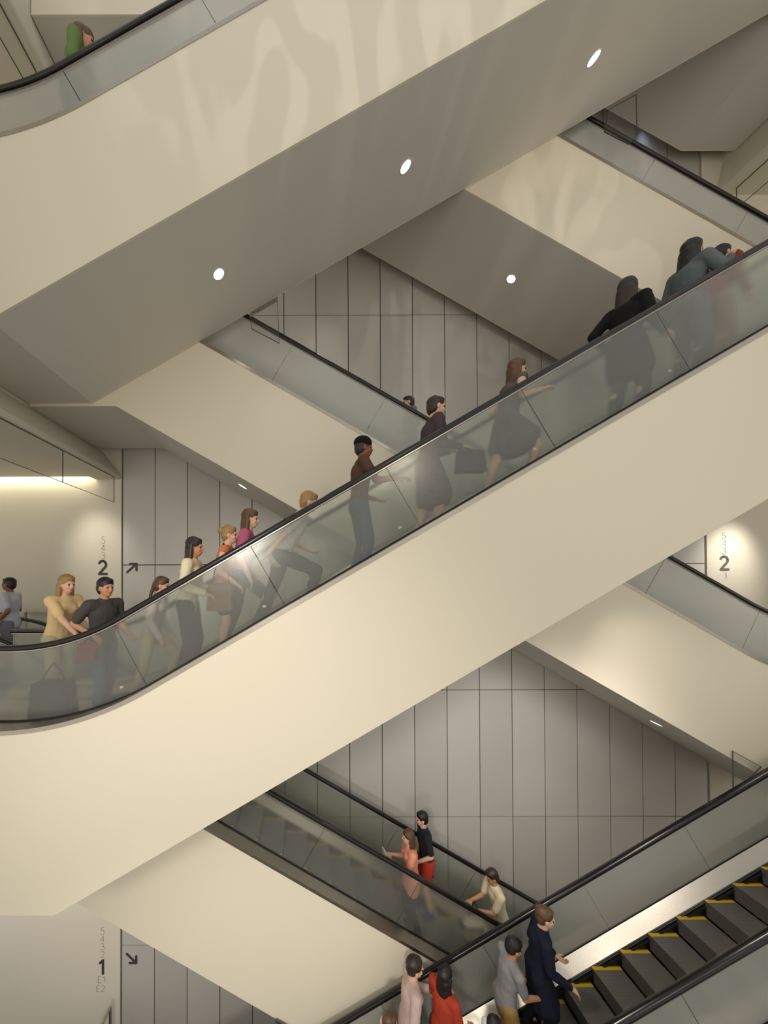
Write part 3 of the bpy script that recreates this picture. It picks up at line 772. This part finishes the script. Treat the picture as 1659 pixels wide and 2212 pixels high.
f = rider(PE2, 1, 752, 4.12, 'person in black knit hat and blue jeans, one arm out over the handrail', H=1.72, hair='dark', skin='brown', lean=4,
          top=('shirt', 'umber', (92, 66, 52)), sleeve='short', bottom=('jeans', 'jean', (64, 82, 106)), feet=((0, 0), (.08, 0)), hands=((.30, 1.02), (.46, -.22, 1.16)), hat=('knit_black', (22, 22, 24)))
g = rider(PE2, 1, 525, 4.12, 'person in white shirt and dark trousers striding up the escalator, bent forward', H=1.78, hair='fair', skin='light', lean=30, drop=.05,
          top=('shirt', 'offwhite', (206, 200, 194)), sleeve='short', bottom=('trousers', 'inkbrown', (58, 50, 50)), feet=((-.02, 0), (.62, .33)), hands=((.62, .2, 1.05), (.20, -.24, .98)))
h = rider(PE2, 1, 500, 4.35, 'person in magenta shirt with fair brown hair just behind the striding one', H=1.76, hair='brown', hairlen='mid', skin='light', lean=8, female=True,
          top=('shirt', 'magenta', (176, 92, 118)), sleeve='short', bottom=('trousers', 'inkblue', (58, 58, 70)), feet=STEPR, hands=((.34, 1.0), None))
i_ = rider(PE2, 1, 455, 4.25, 'person in an orange sleeveless top with a tan shoulder bag at the hip', H=1.62, hair='fair', skin='light', lean=6, female=True, hairlen='bun',
          top=('tank_top', 'orange', (202, 120, 78)), sleeve='none', bottom=('skirt_shorts', 'greybrown', (96, 84, 80)), legs='short', hands=((.30, 1.02), (.22, -.2, .96)))
bag('shoulder_bag', 'tan shoulder bag at the hip of the rider in orange', (i_['pel'].x+.02, i_['pel'].y-.23, i_['pel'].z+.02), (.30, .12, .30), (128, 96, 58), 0, strap_to=tuple(i_['shoulder'][1]+Vector((0, -.02, .07))))
j = rider(PE2, 1, 385, 4.15, 'person in cream blouse and long black trousers with dark hair, low on the middle escalator', H=1.70, hair='dark', hairlen='mid', skin='tan', lean=6, female=True,
          top=('blouse', 'cream', (226, 212, 178)), sleeve='long', bottom=('trousers', 'blackblue', (40, 38, 44)), legs='wide', hands=((.32, 1.02), (.30, -.26, 1.04)))
k_ = rider(PE2, 1, 305, 4.55, 'person in pale lilac top stepping on behind the cream blouse', H=1.62, hair='brown', skin='light', lean=12, female=True, hairlen='tail',
          top=('blouse', 'lilac', (190, 176, 176)), sleeve='long', bottom=('trousers', 'beige', (186, 168, 136)), feet=STEPR, hands=((.40, .98), (.42, .96)))
l_ = rider(PE2, 1, 205, 4.25, 'black haired person in charcoal shirt at the foot of the middle escalator', H=1.70, hair='black', skin='tan', lean=5,
          top=('shirt', 'charcoalshirt', (74, 70, 68)), sleeve='short', bottom=('jeans', 'jeanblue', (74, 88, 108)), feet=((0, 0), (.22, 0)), hands=((.38, .98), (.20, -.16, 1.02)), turn=-25)
bag('waist_bag', 'dark red bag held at the waist by the person in the charcoal shirt', (l_['wrist'][1].x-.02, l_['wrist'][1].y-.05, l_['wrist'][1].z-.07), (.22, .10, .22), (120, 44, 44), 0, strap_to=tuple(l_['wrist'][1]+Vector((0, 0, -.01))))
m_ = person('fair haired person in a beige top leaning on the handrail of the left landing', X(125, 4.45), 4.45, 0, math.radians(-20), H=1.74, hair='fair', hairlen='mid', skin='light', lean=12, female=True,
          top=('blouse', 'sand', (222, 192, 142)), sleeve='short', bottom=('trousers', 'stone', (176, 164, 140)), hands=((.45, .22, 1.05), (.50, -.12, .98)))
n_ = person('black haired person in a white t-shirt at the far left of the landing', X(30, 6.15), 6.15, 0, math.radians(190), H=1.70, hair='black', skin='brown', lean=2,
          top=('shirt', 'paleblue', (190, 196, 210)), sleeve='short', bottom=('shorts', 'greysh', (120, 120, 130)), legs='short', feet=((-.12, 0), (.16, 0)), hands=((.12, .95), (.30, 1.05)))
r = bag('wheeled_bag', 'large black bag standing on the landing floor behind the satin glass', (X(118, 4.15), 4.15, .46), (.46, .26, .44), (34, 30, 30), 0)

# rider on the topmost escalator
person('person with reddish brown hair and green top at the foot of the topmost escalator', -2.74, 4.05, tread(PE1, -2.74)+.0, math.radians(16), H=1.97, hair='brown', hairlen='mid', skin='tan', lean=6, female=True,
       top=('shirt', 'green', (104, 128, 76)), sleeve='short', bottom=('trousers', 'teal', (84, 104, 102)), hands=((.3, 1.02), (.22, -.04, .95)))
# escalators climbing left (facing -x)
rider(PD1, -1, 872, 5.95, 'small person in grey jacket and blue jeans on the escalator behind the middle one', H=1.64, hair='dark', skin='light', lean=3,
      top=('jacket', 'greyjkt', (120, 114, 114)), sleeve='long', bottom=('jeans', 'jean2', (104, 122, 140)), hands=((.2, 1.0), None))
o_ = rider(PD2, -1, 895, 5.90, 'person in long salmon pink shirt with brown hair holding papers, on the lowest left-climbing escalator', H=1.66, hair='brown', hairlen='mid', skin='light', lean=4, female=True,
      top=('tunic', 'salmon', (236, 158, 132)), sleeve='short', hem=.20, bottom=('trousers', 'oliveblack', (58, 58, 52)), hands=((.38, .10, 1.22), (.38, -.10, 1.20)), feet=((0, 0), (.08, 0)))
hnd = (o_['wrist'][0]+o_['wrist'][1])/2
rr = empty('leaflets', (hnd.x-.13, hnd.y, hnd.z+.06), 0); tag(rr, 'white leaflets in the hands of the person in salmon pink', 'paper')
for q in range(3):
    bm = bmesh.new(); box(bm, -.075, .075, -.105, .105, -.0015+q*.006, .0015+q*.006)
    bmesh.ops.rotate(bm, verts=bm.verts[:], cent=(0, 0, 0), matrix=Matrix.Rotation(math.radians(48+q*6), 3, 'Y') @ Matrix.Rotation(math.radians(q*9-9), 3, 'Z')); finish(bm, 'sheet', cloth('paper', (226, 222, 214), .7), rr)
p_ = rider(PD2, -1, 925, 6.45, 'person in black t-shirt and red shorts standing beyond the salmon pink shirt', H=1.82, hair='black', skin='light', lean=6,
      top=('shirt', 'blacktee', (42, 40, 46)), sleeve='short', bottom=('shorts', 'red', (196, 66, 52)), legs='short', hands=((.25, 1.0), (.14, -.16, .92)), shoe=(50, 60, 110))
bag('backpack', 'dark blue bag carried low by the person in red shorts', (p_['wrist'][1].x+.16, p_['wrist'][1].y-.03, p_['wrist'][1].z-.08), (.26, .16, .36), (44, 44, 62), 0, strap_to=tuple(p_['wrist'][1]+Vector((0, 0, -.03))))
q_ = rider(PD2, -1, 1072, 6.10, 'person in loose cream shirt looking down at a phone', H=1.76, hair='dark', skin='tan', lean=10, head=(0, 18),
      top=('shirt', 'creamshirt', (226, 216, 184)), sleeve='short', hem=.06, bottom=('trousers', 'ecru', (190, 180, 160)), hands=((.50, .10, 1.10), (.52, -.06, 1.12)), feet=((0, 0), (.10, 0)))
hnd = (q_['wrist'][0]+q_['wrist'][1])/2
phone('black phone held out by the person in the cream shirt', (hnd.x-.15, hnd.y-.03, hnd.z+.05), PI)
bag('tote_bag', 'pale canvas bag hanging from the arm of the person with the phone', (q_['wrist'][1].x+.02, q_['wrist'][1].y-.06, q_['wrist'][1].z-.24), (.34, .10, .36), (206, 198, 178), 0, strap_to=tuple(q_['wrist'][1].lerp(q_['pel'], .12)))
# lower right escalator (+x)
s_ = rider(PE3, 1, 1168, 4.72, 'tall person in navy coat with white collar on the lower right escalator', H=1.80, hair='brown', skin='light', lean=8,
      top=('coat', 'navy', (30, 32, 50)), sleeve='long', hem=.40, flare=.04, bottom=('trousers', 'navytr', (34, 34, 44)), hands=((.32, .12, 1.04), (.40, -.16, .96)), feet=((0, 0), (.14, 0)), turn=-20)
cl = s_['chest']
t_ = rider(PE3, 1, 1062, 4.60, 'person in grey t-shirt with black hair and tan arms, just below the navy coat', H=1.68, hair='black', skin='tan', lean=10, head=(0, 12),
      top=('shirt', 'greytee', (140, 138, 140)), sleeve='short', bottom=('shorts', 'ochre', (160, 130, 70)), legs='short', hands=((.34, .16, 1.0), (.40, -.10, 1.02)))
u_ = rider(PE3, 1, 1085, 4.22, 'small person in white shirt with black hair at the bottom edge', H=1.36, hair='black', skin='tan', lean=6,
      top=('shirt', 'brightwhite', (224, 222, 222)), sleeve='long', bottom=('trousers', 'dark2', (48, 46, 50)), hands=((.3, 1.0), None))
v_ = rider(PE3, 1, 958, 4.62, 'person with long black hair and rust red top at the bottom edge', H=1.70, hair='black', hairlen='mid', skin='light', lean=4, female=True,
      top=('shirt', 'rustred', (172, 62, 42)), sleeve='short', bottom=('trousers', 'dark3', (50, 48, 56)), hands=((.32, 1.0), (.3, -.2, 1.0)), turn=30)
w_ = rider(PE3, 1, 903, 4.82, 'person in dusty pink shirt with dark hair leaning over the far handrail at the bottom', H=1.88, hair='dark', skin='light', lean=6, female=True,
      top=('shirt', 'dustpink', (196, 172, 164)), sleeve='long', bottom=('trousers', 'grey4', (120, 112, 110)), hands=((.34, .18, 1.10), None))
y_ = rider(PE3, 1, 838, 4.60, 'person in pale blouse lowest in view on the lower right escalator', H=1.62, hair='brown', skin='light', lean=8, female=True,
      top=('blouse', 'palepink', (204, 190, 186)), sleeve='long', bottom=('trousers', 'grey5', (100, 96, 98)), hands=((.34, 1.0), None))


# ------------------------------------------------------------------ light
W = bpy.data.worlds.new('atrium_ambient'); SC.world = W; W.use_nodes = True
nt = W.node_tree; bg = nt.nodes['Background']; L = nt.links.new
tc = nt.nodes.new('ShaderNodeTexCoord'); sp = nt.nodes.new('ShaderNodeSeparateXYZ'); L(tc.outputs['Generated'], sp.inputs[0])
cr = nt.nodes.new('ShaderNodeValToRGB'); mr = nt.nodes.new('ShaderNodeMapRange'); mr.inputs['From Min'].default_value = -1; mr.inputs['From Max'].default_value = 1
L(sp.outputs['Z'], mr.inputs['Value']); L(mr.outputs['Result'], cr.inputs['Fac'])
e = cr.color_ramp.elements; e[0].position = 0.0; e[0].color = (2.1, 1.95, 1.75, 1); e[1].position = 1.0; e[1].color = (.75, .77, .76, 1)  # ambient gradient, underside raised to brighten the soffits
k = e.new(.42); k.color = (.88, .83, .74, 1); k = e.new(.62); k.color = (.80, .77, .71, 1)
L(cr.outputs['Color'], bg.inputs['Color']); bg.inputs['Strength'].default_value = .85

def spot(name, loc, target, watts, size, blend=.8, soft=.3, col=(1, .9, .74)):
    ld = bpy.data.lights.new(name, 'SPOT'); ld.energy = watts; ld.spot_size = math.radians(size); ld.spot_blend = blend
    ld.shadow_soft_size = soft; ld.color = col
    o = bpy.data.objects.new(name, ld); COL.objects.link(o); o.location = loc
    o.rotation_euler = (Vector(target)-Vector(loc)).to_track_quat('-Z', 'Y').to_euler()
    return o
spot('hall_spot_low', (-1.8, -2.2, 2.6), (-1.05, 3.56, -.1), 820, 66, 1.0, .4, (1, .93, .82))
spot('hall_spot_lower', (-1.0, -1.5, -1.0), (-.6, 5.3, -5.0), 760, 64, 1.0, .4, (1, .94, .86))
spot('cool_landing_light', (8.6, 5.0, -.9), (7.2, 7.3, -2.2), 45, 120, 1.0, .5, (.75, .8, 1))
spot('lower_wall_fill', (4.0, 2.6, 1.0), (4.2, 7.3, -2.6), 380, 60, 1.0, .5, (1, .93, .9))  # added fill in mid-air, brightens the lower metal wall
spot('hall_spot_mid', (3.0, -3.0, 5.0), (1.6, 3.56, 1.0), 160, 80, 1.0, .4)
spot('sign_wall_washer', (9.05, 6.3, 3.2), (8.8, 7.28, 1.85), 170, 62, 1.0, .2, (1, .95, .85))
spot('sign_wall_washer_left', (-4.6, 6.1, 3.6), (-4.3, 7.28, 2.2), 75, 58, 1.0, .2, (1, .93, .8))

spot('level_one_fill', (-5.6, 5.4, -3.2), (-5.4, 7.28, -6.0), 130, 130, 1.0, .3, (1, .93, .86))  # added unseen fill, lifts the white wall at level one
spot('level_one_cool', (-7.6, 6.2, -4.6), (-6.6, 7.28, -6.5), 25, 90, 1.0, .2, (.62, .7, 1))
spot('lower_hall_fill', (2.6, .2, .8), (4.6, 5.0, -3.0), 90, 60, 1.0, .15, (1, .95, .88))  # added fill for the glass and steps of the lower right escalator
spot('slot_blue', (7.15, 7.18, 11.3), (7.4, 7.2, 9.0), 12, 60, 1.0, .05, (.55, .68, 1))
spot('wall_graze', (-1.25, 7.10, 6.75), (1.2, 7.28, 5.1), 14, 60, 1.0, .03, (1, .97, .9))
def gobo(name, loc, target, watts, size, scale, rot, lo, hi):
    o = spot(name, loc, target, watts, size, .7, .02, (1, .96, .86)); ld = o.data; ld.use_nodes = True; t = ld.node_tree
    em = t.nodes['Emission']; tc = t.nodes.new('ShaderNodeTexCoord'); mp = t.nodes.new('ShaderNodeMapping'); v = t.nodes.new('ShaderNodeTexNoise'); mr = t.nodes.new('ShaderNodeMapRange')
    mp.inputs['Scale'].default_value = scale; mp.inputs['Rotation'].default_value = rot; v.inputs['Scale'].default_value = 1; v.inputs['Detail'].default_value = 1; v.inputs['Distortion'].default_value = 1.2
    mr.inputs['From Min'].default_value = lo; mr.inputs['From Max'].default_value = hi
    t.links.new(tc.outputs['Normal'], mp.inputs['Vector']); t.links.new(mp.outputs['Vector'], v.inputs['Vector']); t.links.new(v.outputs['Fac'], mr.inputs['Value']); t.links.new(mr.outputs['Result'], em.inputs['Strength'])
gobo('glint_pattern_spot', (1.5, -5.0, 5.0), (1.2, 3.56, 9.0), 330, 58, (16, 5, 5), (0, .3, .5), .50, .58)  # added spot, its noise pattern stands in for reflections on the cladding
gobo('glint_pattern_spot_right', (4.0, -2.0, 5.0), (5.0, 5.3, 7.0), 150, 34, (10, 5, 5), (0, .2, .8), .47, .53)  # second added patterned spot, puts glints on the upper right cladding

# ------------------------------------------------------------------ camera
cd = bpy.data.cameras.new('camera'); cam = bpy.data.objects.new('camera', cd); COL.objects.link(cam); SC.camera = cam
cd.sensor_fit = 'VERTICAL'; cd.sensor_height = 36; F = 750.0
cd.lens = F/2212*36
PITCH, ROLL = math.radians(.55), math.radians(.15)
cam.location = (0, 0, 1.70)
cam.rotation_euler = (Matrix.Rotation(math.pi/2+PITCH, 4, 'X') @ Matrix.Rotation(-ROLL, 4, 'Z')).to_euler()
cx, cy = 661.0, 1245-F*math.tan(PITCH)
cd.shift_x = (829.5-cx)/2212; cd.shift_y = (cy-1106)/2212
cd.clip_start = .05; cd.clip_end = 200

vs = SC.view_settings; vs.view_transform = 'Standard'; vs.look = 'None'; vs.exposure = 0.0; vs.gamma = 1.0; vs.use_curve_mapping = False
SC.display_settings.display_device = 'sRGB'
cy_ = SC.cycles
cy_.max_bounces = 10; cy_.transmission_bounces = 8; cy_.transparent_max_bounces = 8; cy_.diffuse_bounces = 4; cy_.glossy_bounces = 4
cy_.use_denoising = True; cy_.sample_clamp_indirect = 6; cy_.caustics_reflective = False; cy_.caustics_refractive = True
